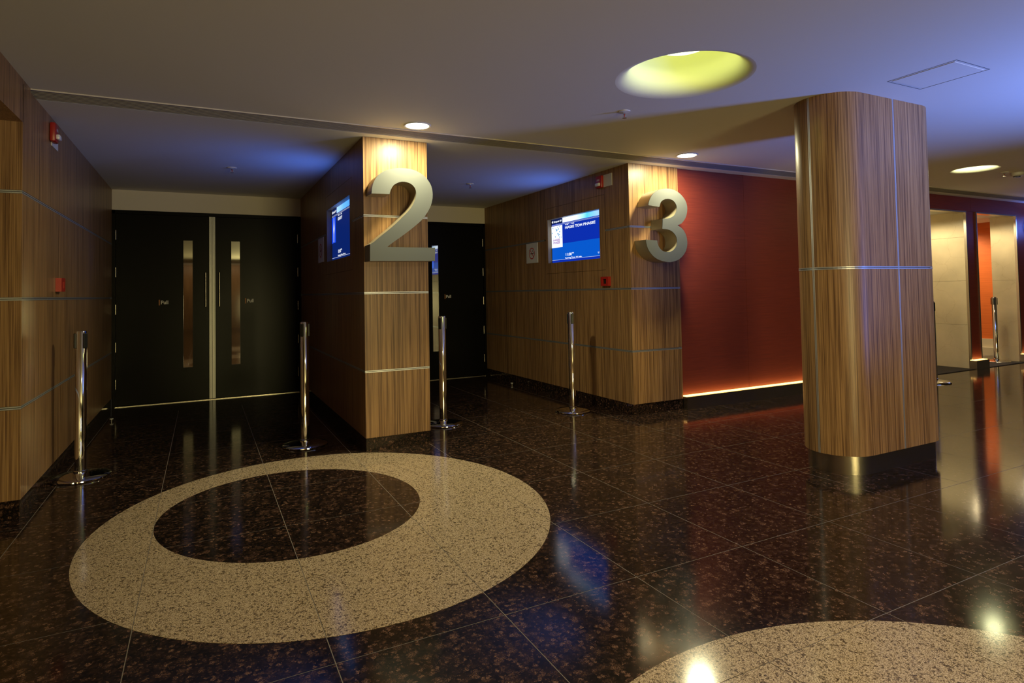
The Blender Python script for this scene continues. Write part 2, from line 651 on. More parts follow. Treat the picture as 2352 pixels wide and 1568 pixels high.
downlight(1.422, 4.285, 'bright round downlight by the ceiling step over the nearer wood pillar', 30)
downlight(4.036, 4.262, 'smaller looking bright downlight at the right pillar beside the red wall', 30)
# ------------------------------------------------------------------ wood clad walls
def strip_y(parent, x0, x1, y, z, out=-1):
    """double aluminium strip on a face that looks along -Y"""
    bm = bmesh.new()
    for a, b in ((-0.0085, -0.0018), (0.0018, 0.0085)):
        box(bm, x0, x1, y + 0.001, y + 0.012, z + a, z + b)
    obj('metal_strip', bm, ALU, parent)


def strip_x(parent, x, y0, y1, z, s):
    bm = bmesh.new()
    for a, b in ((-0.0085, -0.0018), (0.0018, 0.0085)):
        xa, xb = sorted((x - s * 0.001, x - s * 0.012))
        box(bm, xa, xb, y0, y1, z + a, z + b)
    obj('metal_strip', bm, ALU, parent)


ROWS = [(ZB, S3 - HG), (S3 + HG, S2 - HG), (S2 + HG, S1 - HG), (S1 + HG, ZC)]
TH = 0.012
AP = (5.068, 6.268, 1.408, 2.178)      # access panel round the screens
SCR = (5.155, 6.215, 1.527, 2.048)     # opening for the screen


def clad_front(parent, x0, x1, y):
    for z0, z1 in ROWS:
        obj('panel', B(x0, x1, y, y + TH, z0, z1, bev=0.0008), WOOD, parent)
    for z in (S1, S2, S3):
        strip_y(parent, x0 - 0.0005, x1, y, z)
    obj('base_board', B(x0 + 0.004, x1 - 0.004, y + 0.004, y + 0.02, 0, ZB), GSLAB, parent)


def clad_side(parent, x, s, y0, y1, screen=False):
    """face at x whose outside looks along s*X"""
    xa, xb = sorted((x, x - s * TH))
    e = 0.003
    for k, (z0, z1) in enumerate(ROWS):
        bm = bmesh.new()
        if screen and k == 2:
            box(bm, xa, xb, y0, AP[0] - e, z0, z1)
            box(bm, xa, xb, AP[1] + e, y1, z0, z1)
            box(bm, xa, xb, AP[0] - e, AP[1] + e, z0, AP[2] - e)
        elif screen and k == 3:
            box(bm, xa, xb, y0, AP[0] - e, z0, z1)
            box(bm, xa, xb, AP[1] + e, y1, z0, z1)
            box(bm, xa, xb, AP[0] - e, AP[1] + e, AP[3] + e, z1)
        else:
            box(bm, xa, xb, y0, y1, z0, z1)
        obj('panel', bm, WOOD, parent)
    for z in (S1, S2, S3):
        if screen and z == S1:
            strip_x(parent, x, y0 - 0.0005, AP[0] - 0.002, z, s)
            strip_x(parent, x, AP[1] + 0.04, y1, z, s)
        else:
            strip_x(parent, x, y0 - 0.0005, y1, z, s)
    xa, xb = sorted((x - s * 0.004, x - s * 0.02))
    obj('base_board', B(xa, xb, y0 + 0.004, y1, 0, ZB), GSLAB, parent)


def partition(name, x0, x1):
    core = bmesh.new()
    i = 0.022
    yb = YD + 0.1
    # body with a pocket for the screen in its left side
    px = x0 + 0.11
    box(core, px, x1 - i, YF + i, yb, 0, ZC + 0.02)
    box(core, x0 + i, px, YF + i, SCR[0], 0, ZC + 0.02)
    box(core, x0 + i, px, SCR[1], yb, 0, ZC + 0.02)
    box(core, x0 + i, px, SCR[0], SCR[1], 0, SCR[2])
    box(core, x0 + i, px, SCR[0], SCR[1], SCR[3], ZC + 0.02)
    w = struct(name, core, DARK)
    clad_front(w, x0, x1, YF)
    clad_side(w, x0, -1, YF + TH, YD, True)
    clad_side(w, x1, 1, YF + TH, YD, False)
    # removable panel round the screen
    bm = bmesh.new()
    y0, y1, z0, z1 = AP
    a0, a1, b0, b1 = SCR
    xa, xb = x0, x0 + TH
    box(bm, xa, xb, y0, a0, z0, z1)
    box(bm, xa, xb, a1, y1, z0, z1)
    box(bm, xa, xb, a0, a1, z0, b0)
    box(bm, xa, xb, a0, a1, b1, z1)
    obj('screen_panel', bm, WOOD, w, label='wood veneer panel framing the screen')
    bm = bmesh.new()
    t = 0.004
    xa, xb = x0 + 0.001, x0 + 0.052
    box(bm, xa, xb, a0, a0 + t, b0, b1)
    box(bm, xa, xb, a1 - t, a1, b0, b1)
    box(bm, xa, xb, a0, a1, b0, b0 + t)
    box(bm, xa, xb, a0, a1, b1 - t, b1)
    obj('screen_reveal', bm, GRILLE, w)
    return w


W2 = partition('wall_middle', X2A, X2B)
W3 = partition('wall_right', X3A, X3B)

# left wall: alcove side, jamb of the side passage, lintel
bm = bmesh.new()
i = 0.022
box(bm, XL - 0.2, XL - i, 4.256 + i, YD + 0.1, 0, ZC + 0.02)
box(bm, -2.6, XL - 0.2, 4.256 + i, 4.256 + 0.2, 0, 2.3)
WL = struct('wall_left', bm, DARK)
clad_side(WL, XL, 1, 4.256 + TH, YD)
clad_front(WL, -2.6, XL, 4.256)
ly0 = 2.4
bm = bmesh.new()
box(bm, XL - TH, XL, ly0, 4.256 + TH, 2.205, ZM)
box(bm, XL - TH, XL, 4.256 + TH, YG0 - 0.006, ZC + 0.0005, ZM)
obj('lintel_panel', bm, WOOD, WL)
obj('passage_soffit', B(-2.6, XL - TH, ly0, 4.256, 2.205, 2.225), WOOD, WL)
bm = bmesh.new()
box(bm, XL - 0.25, XL, -10, ly0, 0, ZM)
box(bm, -2.8, -2.6, -1, 4.5, 0, ZM)
struct('wall_passage', bm, WOOD)
bm = bmesh.new()
box(bm, -4, 18, -10.2, -10, 0, ZM + 0.02)
struct('wall_rear', bm, WOOD)

# ------------------------------------------------------------------ back wall with the cinema doors
bm = bmesh.new()
for x0, x1 in ((XL, X2A), (X2B, X3A)):
    box(bm, x0, x1, YD, YD + 0.15, ZH, ZC + 0.02)
WB = struct('wall_back', bm, HEAD)
for x0, x1 in ((XL, X2A), (X2B, X3A)):
    bm = bmesh.new()
    box(bm, x0, x0 + 0.032, YD - 0.004, YD + 0.15, 0, ZH - 0.002)
    box(bm, x1 - 0.032, x1, YD - 0.004, YD + 0.15, 0, ZH - 0.002)
    box(bm, x0, x1, YD - 0.004, YD + 0.15, ZH - 0.04, ZH - 0.001)
    obj('door_frame', bm, BLACKDOOR, WB)
    obj('dark_auditorium', B(x0, x1, YD + 0.14, YD + 0.16, 0, ZH), DARK, WB)
    obj('threshold', B(x0 + 0.03, x1 - 0.03, YD - 0.02, YD + 0.1, 0.0005, 0.006), STEEL, WB)


def door_leaf(k, xa, xb, mid_right):
    """leaf from xa to xb ; mid_right: the meeting edge is at xb"""
    ym = YD + 0.008
    z0, z1 = 0.012, ZH - 0.043
    if mid_right:
        v0, v1 = xb - 0.30, xb - 0.205
    else:
        v0, v1 = xa + 0.205, xa + 0.30
    bm = bmesh.new()
    zl0, zl1 = 0.392, 1.868
    box(bm, xa, v0, ym, ym + 0.045, z0, z1)
    box(bm, v1, xb, ym, ym + 0.045, z0, z1)
    box(bm, v0, v1, ym, ym + 0.045, z0, zl0)
    box(bm, v0, v1, ym, ym + 0.045, zl1, z1)
    d = struct('door_%d' % k, bm, BLACKDOOR)
    obj('vision_panel', B(v0, v1, ym + 0.006, ym + 0.012, zl0, zl1), GLASS, d)
    bm = bmesh.new()
    t = 0.008
    for q in ((v0 - t, v0, zl0 - t, zl1 + t), (v1, v1 + t, zl0 - t, zl1 + t), (v0, v1, zl1, zl1 + t), (v0, v1, zl0 - t, zl0)):
        box(bm, q[0], q[1], ym - 0.004, ym + 0.002, q[2], q[3])
    obj('glazing_bead', bm, BLACKDOOR, d)
    # handle
    hx = xb - 0.068 if mid_right else xa + 0.075
    bm = lathe([(0.0, 1.09), (0.0065, 1.09), (0.0065, 1.492), (0.0, 1.492)], (hx, ym - 0.045, 0), 12)
    for z in (1.14, 1.44):
        box(bm, hx - 0.005, hx + 0.005, ym - 0.045, ym, z - 0.005, z + 0.005)
    obj('handle', bm, STEEL, d, smooth=True)
    # continuous metal edge strip with ribs
    e0, e1 = (xb - 0.032, xb) if mid_right else (xa, xa + 0.032)
    obj('edge_strip', B(e0, e1, ym - 0.003, ym + 0.001, z0, z1), BLACK, d)
    for q in (e0 + 0.002, e0 + 0.0125, e0 + 0.023):
        obj('edge_rib', B(q, q + 0.0065, ym - 0.010, ym - 0.002, z0, z1), EDGE, d)
    hxx = xa + 0.004 if mid_right else xb - 0.004
    for zc in (1.916, 1.497, 1.082, 0.661, 0.252):
        obj('hinge', lathe([(0, -0.054), (0.0065, -0.054), (0.0065, 0.054), (0, 0.054)], (hxx, ym - 0.004, zc), 10), STEEL, d, smooth=True)
    # push sign
    tx = v0 - 0.248 if mid_right else v1 + 0.055
    if k == 4: tx = v1 + 0.085
    obj('sign_bar', B(tx, tx + 0.011, ym - 0.0015, ym, 1.118, 1.182), AMBER, d)
    bm = text_bm('Pull', 0.058, lambda x, y: Vector((tx + 0.019 + x * 0.92, ym - 0.0012, 1.132 + y)), 0.0012)
    obj('lettering', bm, WHITELET, d)
    return d


door_leaf(1, XL + 0.034, 0.1005, True)
door_leaf(2, 0.1025, X2A - 0.034, False)
door_leaf(3, X2B + 0.034, 2.640, True)
door_leaf(4, 2.642, X3A - 0.034, False)

# ------------------------------------------------------------------ red wall, doorways on the far right
BX0, BX1 = 8.46, 9.60
BX2, BX3 = 9.89, 10.98
ZD = 2.205
bm = bmesh.new()
i = 0.012
for x0, x1, z0, z1 in ((X3B, BX0 - 0.03, 0, ZC + 0.02), (BX0 - 0.03, BX3 + 0.03, ZD + 0.021, ZC + 0.02), (BX1 + 0.03, BX2 - 0.03, 0, ZC + 0.02), (BX3 + 0.03, 14, 0, ZC + 0.02)):
    box(bm, x0, x1, YR + i, YR + 0.10, z0, z1)
WR = struct('wall_red', bm, DARK)
for x0, x1, z0, z1 in ((X3B, 5.236, 0.10, ZC), (5.239, 6.80, 0.10, ZC), (6.803, BX0 - 0.02, 0.10, ZC), (BX0 - 0.018, BX2 - 0.13, ZD + 0.02, ZC), (BX2 - 0.127, BX3 + 0.02, ZD + 0.02, ZC), (BX1 + 0.02, BX2 - 0.02, 0.10, ZD + 0.018), (BX3 + 0.02, 14, 0.10, ZC)):
    obj('panel', B(x0, x1, YR, YR + i, z0, z1), RED, WR)


def cove(x0, x1):
    y = YR - 0.085
    bm = bmesh.new()
    box(bm, x0, x1, y, YR, 0, 0.124)
    o = obj('light_cove', bm, STEEL, WR)
    obj('led_diffuser', B(x0 + 0.001, x1 - 0.001, y + 0.022, YR, 0.1245, 0.129, bev=0.0015), LED, o)


cove(X3B + 0.003, BX0 - 0.02)
cove(BX1 - 0.02, BX2 + 0.02)
cove(BX3 - 0.01, 14)
# metal trims round the two doorways
for n_, (x0, x1) in enumerate(((BX0, BX1), (BX2, BX3))):
    bm = bmesh.new()
    box(bm, x0 - 0.02, x0, YR - 0.012, YR + 0.02, 0, ZD + 0.02)
    box(bm, x1, x1 + 0.02, YR - 0.012, YR + 0.02, 0, ZD + 0.02)
    box(bm, x0, x1, YR - 0.012, YR + 0.1, ZD, ZD + 0.02)
    struct('trim_%d' % (n_ + 1), bm, STEEL)

# passage behind: marble reveals, orange side wall, carpet
def reveal(name, x, y0, y1, courses):
    w = struct(name, B(x + 0.012, x + 0.15, y0 + 0.09, y1, 0, 2.44), DARK)
    zs = courses
    for a, b in zip(zs[:-1], zs[1:]):
        obj('marble_slab', B(x, x + 0.012, y0, y1, a + 0.001, b - 0.001, bev=0.0008), MARB, w)
    return w


reveal('wall_marble_1', BX1, YR + 0.02, 5.55, (0, 0.62, 1.24, 1.86, ZD + 0.02))
reveal('wall_marble_2', BX3, YR + 0.02, 5.02, (0, 1.24, ZD + 0.02))
obj_w = struct('wall_marble_3', B(BX1 + 0.15, BX2, YR + 0.1, 5.55, 0, ZD + 0.02), CREAM)
bm = B(11.75, 11.9, 5.02, 9.5, 0, 2.6)
WO = struct('wall_orange', bm, ORANGE)
obj('base_board', B(11.715, 11.75, 5.02, 9.5, 0.13, 0.27), CREAM, WO)
obj('base_step', B(11.66, 11.75, 5.02, 9.5, 0.0, 0.13), CREAM, WO)
bm = bmesh.new()
box(bm, BX3 + 0.15, 11.9, 5.00, 5.02, 0, 2.6)
box(bm, 8.0, 11.9, 9.5, 9.6, 0, 2.6)
box(bm, BX0 - 0.2, BX0, YR + 0.1, 9.5, 0, 2.6)
struct('wall_passage_far', bm, CREAM)
struct('ceiling_passage', B(8.0, 12.0, YR + 0.02, 9.6, ZD + 0.018, ZD + 0.04), CEIL)
cp = struct('floor_carpet', B(BX0, BX1, YR - 0.05, 5.55, 0.0005, 0.008), CARPET)
obj('carpet_strip', B(BX2, BX3, YR - 0.05, 9.4, 0.0005, 0.008), CARPET, cp)
for x, y, p_, l_ in ((9.0, 5.0, 40, ''), (10.4, 5.0, 32, ''), (11.2, 6.2, 90, '')):
    lamp('passage_lamp', 'SPOT', (x, y, ZD - 0.02), p_, (1.0, 0.86, 0.54), spot_size=math.radians(165), spot_blend=0.4, shadow_soft_size=0.05)

# ------------------------------------------------------------------ wooden column
COL = thing('column', (4.125, 2.64, 0), 'free-standing wood veneered column with rounded ends and steel foot', 'column')
c1, c2, rr = 3.79, 4.46, 0.22
cy_ = 2.64


def stad(off, n=28):
    """closed outline, starts at the leftmost point and runs along the front to the right"""
    r = rr + off
    p = []
    for k in range(n // 2 + 1):
        a = PI + k / (n // 2) * PI / 2
        p.append((c1 + r * math.cos(a), cy_ + r * math.sin(a)))
    nl = len(p) - 1
    mid_f = len(p)
    p.append(((c1 + c2) / 2, cy_ - r))
    for k in range(n + 1):
        a = -PI / 2 + k / n * PI
        p.append((c2 + r * math.cos(a), cy_ + r * math.sin(a)))
    mid_b = len(p)
    p.append(((c1 + c2) / 2, cy_ + r))
    for k in range(n // 2 + 1):
        a = PI / 2 + k / (n // 2) * PI / 2
        if k < n // 2:
            p.append((c1 + r * math.cos(a), cy_ + r * math.sin(a)))
    rightmost = mid_f + 1 + n // 2
    return p, [0, mid_f, rightmost, mid_b]


def shell(i0, i1, z0, z1, t=0.012):
    po, _ = stad(0)
    pi_, _ = stad(-t)
    n = len(po)
    idx = [k % n for k in range(i0, i1 + 1)]
    bm = bmesh.new()
    O0 = [bm.verts.new((*po[k], z0)) for k in idx]
    O1 = [bm.verts.new((*po[k], z1)) for k in idx]
    I0 = [bm.verts.new((*pi_[k], z0)) for k in idx]
    I1 = [bm.verts.new((*pi_[k], z1)) for k in idx]
    for k in range(len(idx) - 1):
        bm.faces.new((O0[k], O0[k + 1], O1[k + 1], O1[k]))
        bm.faces.new((I0[k + 1], I0[k], I1[k], I1[k + 1]))
        bm.faces.new((O0[k + 1], O0[k], I0[k], I0[k + 1]))
        bm.faces.new((O1[k], O1[k + 1], I1[k + 1], I1[k]))
    for q in ((O0[0], O1[0], I1[0], I0[0]), (O0[-1], I0[-1], I1[-1], O1[-1])):
        bm.faces.new(q)
    return bm


pts, marks = stad(0)
N = len(pts)
ZCS = 1.315
gap = 0.007
for (z0, z1) in ((0.121, ZCS - 0.009), (ZCS + 0.009, ZM)):
    for a, b in zip(marks, marks[1:] + [N]):
        obj('panel', shell(a, b, z0, z1), WOOD, COL, smooth=True)
inner, _ = stad(-0.0115)
obj('core', extrude_poly(inner, 'Z', 0.118, ZM + 0.01), DARK, COL)
for k, q in enumerate(marks):
    x, y = pts[q]
    bm = bmesh.new()
    if k % 2:
        box(bm, x - 0.007, x - 0.0015, y - 0.0015, y + 0.0015, 0.121, ZM)
        box(bm, x + 0.0015, x + 0.007, y - 0.0015, y + 0.0015, 0.121, ZM)
    else:
        box(bm, x - 0.0015, x + 0.0015, y - 0.007, y - 0.0015, 0.121, ZM)
        box(bm, x - 0.0015, x + 0.0015, y + 0.0015, y + 0.007, 0.121, ZM)
    obj('metal_strip', bm, ALU, COL)
bm = bmesh.new()
so, _ = stad(0.002)
for a, b in ((-0.0085, -0.0018), (0.0018, 0.0085)):
    extrude_poly(so, 'Z', ZCS + a, ZCS + b, bm)
obj('ring_strip', bm, ALU, COL)
si, _ = stad(-0.02)
obj('steel_foot', extrude_poly(si, 'Z', 0, 0.121), STEEL, COL, smooth=True, label='polished steel foot')

# ------------------------------------------------------------------ big numbers
TWO = [(1.1263,1.9540,1),(1.1293,1.9881,0),(1.1430,2.0413,0),(1.1697,2.0850,0),(1.2071,2.1193,0),(1.2553,2.1440,0),(1.3147,2.1581,0),(1.3583,2.1626,0),(1.4132,2.1625,0),(1.4686,2.1521,0),(1.5244,2.1264,0),(1.5691,2.0860,0),(1.5970,2.0387,0),(1.6076,1.9846,0),(1.6039,1.9298,0),(1.5860,1.8743,0),(1.5539,1.8184,0),(1.5137,1.7681,0),(1.4628,1.7231,0),(1.4068,1.6785,0),(1.3516,1.6371,0),(1.2970,1.5987,0),(1.2537,1.5662,0),(1.2418,1.5545,1),(1.6220,1.5565,1),(1.6190,1.4530,1),(1.1094,1.4490,1),(1.1108,1.5739,1),(1.1380,1.5900,0),(1.1856,1.6302,0),(1.2552,1.6872,0),(1.3149,1.7394,0),(1.3644,1.7891,0),(1.4089,1.8337,0),(1.4426,1.8782,0),(1.4656,1.9278,0),(1.4728,1.9714,0),(1.4667,2.0088,0),(1.4448,2.0371,0),(1.4118,2.0538,0),(1.3679,2.0589,0),(1.3296,2.0484,0),(1.2969,2.0276,0),(1.2777,1.9999,0),(1.2666,1.9701,0),(1.2638,1.9567,1)]
THREE = [(3.7538,1.9950,1),(3.7593,2.0216,0),(3.7772,2.0595,0),(3.8053,2.0981,0),(3.8467,2.1297,0),(3.8949,2.1524,0),(3.9707,2.1650,0),(4.0401,2.1655,0),(4.1026,2.1503,0),(4.1581,2.1210,0),(4.2029,2.0798,0),(4.2299,2.0348,0),(4.2375,1.9859,0),(4.2300,1.9363,0),(4.2105,1.8918,0),(4.1770,1.8524,0),(4.1443,1.8295,0),(4.1051,1.8174,1),(4.1467,1.7971,0),(4.1813,1.7710,0),(4.2117,1.7256,0),(4.2262,1.6688,0),(4.2221,1.6142,0),(4.2025,1.5650,0),(4.1653,1.5211,0),(4.1146,1.4855,0),(4.0509,1.4651,0),(3.9883,1.4577,0),(3.9199,1.4653,0),(3.8460,1.4859,0),(3.7867,1.5222,0),(3.7417,1.5741,0),(3.7202,1.6261,0),(3.7129,1.6678,1),(3.8484,1.6630,1),(3.8542,1.6340,0),(3.8733,1.5973,0),(3.9030,1.5713,0),(3.9435,1.5570,0),(3.9916,1.5566,0),(4.0406,1.5707,0),(4.0802,1.6063,0),(4.0956,1.6443,0),(4.0936,1.6874,0),(4.0738,1.7247,0),(4.0330,1.7558,0),(3.9851,1.7715,0),(3.9166,1.7763,1),(3.9246,1.8726,1),(3.9749,1.8772,0),(4.0236,1.8872,0),(4.0734,1.9161,0),(4.0994,1.9578,0),(4.1028,1.9959,0),(4.0879,2.0303,0),(4.0572,2.0558,0),(4.0159,2.0671,0),(3.9743,2.0664,0),(3.9326,2.0519,0),(3.9045,2.0291,0),(3.8912,1.9964,0),(3.8860,1.9844,1)]


def spline(P, sub=4):
    """rounded outline: Catmull-Rom between the corners (third value 1)"""
    n = len(P)
    out = []
    for i in range(n):
        a, b = P[i], P[(i + 1) % n]
        if a[2] and b[2]:
            out.append(a[:2])
            continue
        p0 = P[i - 1] if not a[2] else (2 * a[0] - b[0], 2 * a[1] - b[1])
        p3 = P[(i + 2) % n] if not b[2] else (2 * b[0] - a[0], 2 * b[1] - a[1])
        for k in range(sub):
            t = k / sub
            q = []
            for c in (0, 1):
                q.append(0.5 * (2 * a[c] + (b[c] - p0[c]) * t + (2 * p0[c] - 5 * a[c] + 4 * b[c] - p3[c]) * t * t + (3 * a[c] - p0[c] - 3 * b[c] + p3[c]) * t ** 3))
            out.append(tuple(q))
    return out


def number(P, label):
    out = spline(P)
    cx = sum(p[0] for p in out) / len(out)
    r = thing('number_sign', (cx, YF, 1.45), label, 'number sign')
    bm = extrude_poly(out, 'Y', 4.496, YF - 0.001, caps=(False, True))
    obj('return', bm, RETURN, r, smooth=True, label='gold-brown metal sides of the number')
    bm = extrude_poly(out, 'Y', 4.490, 4.496)
    obj('face', bm, SATIN, r, label='satin silver-grey front sheet')
    return r


number(TWO, 'large satin metal number 2 standing off the left wood pillar')
number(THREE, 'large satin metal number 3 standing off the right wood pillar')

# ------------------------------------------------------------------ screens
def screen(x0, title, hall, time, run, poster, label):
    xs = x0 + 0.05
    r = thing('display_screen', (xs, (SCR[0] + SCR[1]) / 2, SCR[2]), label, 'screen')
    Y0, Y1, Z0, Z1 = 5.135, 6.26, 1.522, 2.062     # panel a little larger than its opening
    Y0, Y1, Z0, Z1 = SCR[0] + 0.0045, SCR[1] - 0.0045, SCR[2] + 0.0045, SCR[3] - 0.0045
    obj('housing', B(xs, xs + 0.05, Y0, Y1, Z0, Z1), BLACK, r)
    lay = [0]

    def rect(name, ya, yb, za, zb, mat, d=0.0006):
        b = bmesh.new()
        vs = [b.verts.new((xs - d, *p)) for p in ((ya, za), (yb, za), (yb, zb), (ya, zb))]
        b.faces.new(vs)
        return obj(name, b, mat, r)

    def txt(name, s, yl, z, h, yr=None, mat=S_WHITE, wgt=0.0, d=0.0018):
        w = text_w(s, h / 0.70)
        k = (yl - yr) / w if yr else 1
        return obj(name, text_bm(s, h / 0.70, lambda x, y: Vector((xs - d, yl - x * k, z + y)), wgt), mat, r)

    sl = lamp('screen_backlight', 'SPOT', (xs - 0.03, 5.68, 1.80), 25, (0.05, 0.18, 1.0), r, spot_size=math.radians(140), spot_blend=1.0, shadow_soft_size=0.15)
    sl.rotation_euler = Vector((-0.75, 0.2, 0.62)).to_track_quat('-Z', 'Y').to_euler()
    YL = Y1 - 0.012
    if poster == 3:
        rect('upper_field', Y0, YL, 1.748, Z1, S_DARK)
        rect('lower_field', Y0, YL, Z0, 1.748, S_LIGHT)
    else:
        rect('upper_field', Y0, YL, Z0, Z1, S_DEEP)
    rect('header_banner', Y0, 5.955, 1.989, Z1, BAN3 if poster == 3 else BAN2, 0.0010)
    rect('logo_tab', 5.957, YL, 1.989, Z1, S_TAB, 0.0010)
    for z in (1.981, 1.973):
        rect('rule', Y0, YL, z - 0.0022, z, S_GREY, 0.0011)
    rect('rule', Y0 + 0.06, YL, 1.5615, 1.5645, S_GREY, 0.0011)
    rect('footer', Y0, YL, Z0, 1.5605, S_DARK if poster == 3 else S_DEEP, 0.0011)
    txt('logo_lettering', 'Cinépolis VIP', 6.150, 2.006, 0.020, 5.975, wgt=0.0008)
    # star emblem
    b = bmesh.new()
    c_y, c_z = 6.176, 2.016
    P = [(c_y - (0.021 if k % 2 == 0 else 0.009) * math.cos(PI / 2 + k * PI / 5 + 0.2), c_z + (0.021 if k % 2 == 0 else 0.009) * math.sin(PI / 2 + k * PI / 5 + 0.2)) for k in range(10)]
    b.faces.new([b.verts.new((xs - 0.0018, *p)) for p in P])
    obj('star_emblem', b, S_WHITE, r)
    txt('hall_lettering', hall, 5.900, 1.9525, 0.0135, 5.710, wgt=0.0004)
    txt('title_lettering', title, 5.903, 1.911, 0.0285, 5.300 if poster == 3 else 5.700, wgt=0.0010)
    txt('time_lettering', time, 5.908, 1.601, 0.031, 5.772, wgt=0.0010)
    txt('time_suffix_lettering', 'AM' if poster == 3 else 'PM', 5.766, 1.621, 0.012, 5.730, wgt=0.0006)
    txt('running_time_lettering', run, 5.909, 1.570, 0.015, 5.566, wgt=0.0006)
    if poster == 3:
        txt('edge_lettering', 'U', 5.262, 1.590, 0.018, 5.240, wgt=0.0006)
        rect('poster', 5.962, 6.205, 1.709, 1.965, S_WHITE, 0.0011)
        b = bmesh.new()
        rnd = random.Random(3)
        for k in range(30):
            y, z, q = rnd.uniform(5.975, 6.19), rnd.uniform(1.815, 1.955), rnd.uniform(0.003, 0.009)
            b.faces.new([b.verts.new((xs - 0.0016, y + q * math.cos(a), z + q * math.sin(a) * rnd.uniform(.7, 1.3))) for a in (0, 1.1, 2.1, 3.1, 4.2, 5.2)])
        tag(obj('poster_blot', b, S_TEAL, r), kind='stuff')
        txt('poster_lettering', 'HASEE', 6.165, 1.786, 0.024, 6.020, S_VIOLET, 0.0008)
        txt('poster_lettering', 'PHASEE', 6.165, 1.756, 0.024, 6.020, S_VIOLET, 0.0008)
    else:
        rect('poster', 6.01, 6.205, 1.712, 1.965, S_POSTB, 0.0011)
        b = bmesh.new()
        P = [(6.09, 1.965), (6.075, 1.90), (6.062, 1.85), (6.085, 1.80), (6.095, 1.72), (6.12, 1.72), (6.12, 1.80), (6.135, 1.85), (6.112, 1.91), (6.103, 1.965)]
        b.faces.new([b.verts.new((xs - 0.0016, *p)) for p in P])
        obj('poster_glow', b, S_GREY, r)
    return r


screen(X3A, 'HASEE TOH PHASEE', 'VIP - 03', '11:00', 'Running Time: 141 min.', 3, 'lit blue listing screen let into the wood wall left of number 3')
screen(X2A, 'GRAVITY', 'VIP - 02', '10:10', 'Running Time: 92 min.', 2, 'lit dark blue listing screen let into the wood wall left of number 2')

# ------------------------------------------------------------------ signs, alarms
def no_smoking(x, y0, y1, z0, z1, label):
    r = thing('no_smoking_sign', (x, (y0 + y1) / 2, z0), label, 'sign')
    obj('plate', B(x - 0.006, x - 0.0005, y0, y1, z0, z1, bev=0.001), WHITEPL, r)
    cy, cz, R = (y0 + y1) / 2, (z0 + z1) / 2 - 0.004, min(y1 - y0, z1 - z0) * 0.29
    Rz = R
    n = 40
    bm = bmesh.new()
    for q in range(n):
        a, b = 2 * PI * q / n, 2 * PI * (q + 1) / n
        bm.faces.new([bm.verts.new((x - 0.0075, cy + rr_ * math.cos(t), cz + rr_ * math.sin(t))) for rr_, t in ((R, a), (R, b), (R * 0.84, b), (R * 0.84, a))])
    c, s = math.cos(PI / 4), math.sin(PI / 4)
    h, w = R * 0.9, R * 0.07
    # bar runs from upper left to lower right as one reads it (left is +Y)
    bm.faces.new([bm.verts.new((x - 0.0076, cy + u * c - v * s, cz + u * s + v * c)) for u, v in ((-h, -w), (h, -w), (h, w), (-h, w))])
    obj('red_ring', bm, SIGNRED, r)
    bm = bmesh.new()
    box(bm, x - 0.0072, x - 0.0065, cy - R * 0.55, cy + R * 0.50, cz - R * 0.12, cz + R * 0.05)
    for k, (oy, oz) in enumerate(((-0.5, 0.12), (-0.42, 0.24), (-0.28, 0.34), (-0.2, 0.46), (-0.3, 0.58))):
        box(bm, x - 0.0072, x - 0.0065, cy + R * oy - R * 0.05, cy + R * oy + R * 0.05, cz + R * oz - R * 0.06, cz + R * oz + R * 0.08)
    obj('cigarette', bm, BLACK, r)


no_smoking(X3A, 6.452, 6.745, 1.553, 1.800, 'white no smoking sign left of the bright blue screen')
no_smoking(X2A, 6.370, 6.690, 1.542, 1.795, 'dark no smoking sign on the shaded wall left of the dim screen')


def siren(x, s, yc, z0, label, plate):
    """red fire sounder; s: outward side along X; plate: (y0,y1,z0,z1) white plate"""
    r = thing('fire_alarm', (x, yc, z0), label, 'fire alarm')
    h = 0.128
    w = 0.053
    d = 0.036
    a, b = sorted((x + s * 0.001, x + s * d))
    obj('body', B(a, b, yc - w, yc + w, z0, z0 + h, bev=0.012), REDPL, r, smooth=True)
    a, b = sorted((x + s * d * 0.9, x + s * (d + 0.02)))
    obj('strobe', B(a, b, yc - 0.035, yc + 0.035, z0 + 0.018, z0 + 0.052, bev=0.008), CLEAR, r, smooth=True)
    xx = x + s * (d + 0.001)
    wd_ = text_w('FIRE', 0.026)
    sg = -1 if s < 0 else 1
    obj('lettering', text_bm('FIRE', 0.026, lambda u, v: Vector((xx, yc + sg * (u - wd_ / 2), z0 + 0.072 + v)), 0.0006), WHITELET, r)
    a, b = sorted((x + s * 0.0005, x + s * 0.006))
    obj('back_plate', B(a, b, *plate), WHITEPL, r)


siren(X3A, -1, 5.112, 2.248, 'red fire alarm sounder with white plate high on the wall left of number 3', (4.92, 5.062, 2.252, 2.375))
siren(XL, 1, 4.957, 2.25, 'red fire alarm sounder with white plate high on the left wall', (4.965, 5.155, 2.232, 2.37))


def callpoint(x, s, yc, zc, label):
    r = thing('call_point', (x, yc, zc), label, 'fire alarm')
    w, h, d = 0.064, 0.047, 0.035
    bm = bmesh.new()
    a, b = sorted((x + s * 0.0005, x + s * d))
    wi, hi = 0.030, 0.024
    box(bm, a, b, yc - w, yc - wi, zc - h, zc + h)
    box(bm, a, b, yc + wi, yc + w, zc - h, zc + h)
    box(bm, a, b, yc - wi, yc + wi, zc - h, zc - hi)
    box(bm, a, b, yc - wi, yc + wi, zc + hi, zc + h)
    obj('body', bm, REDPL, r)
    a, b = sorted((x + s * 0.0005, x + s * 0.02))
    obj('press_plate', B(a, b, yc - wi, yc + wi, zc - hi, zc + hi), BLACK, r)
    return r


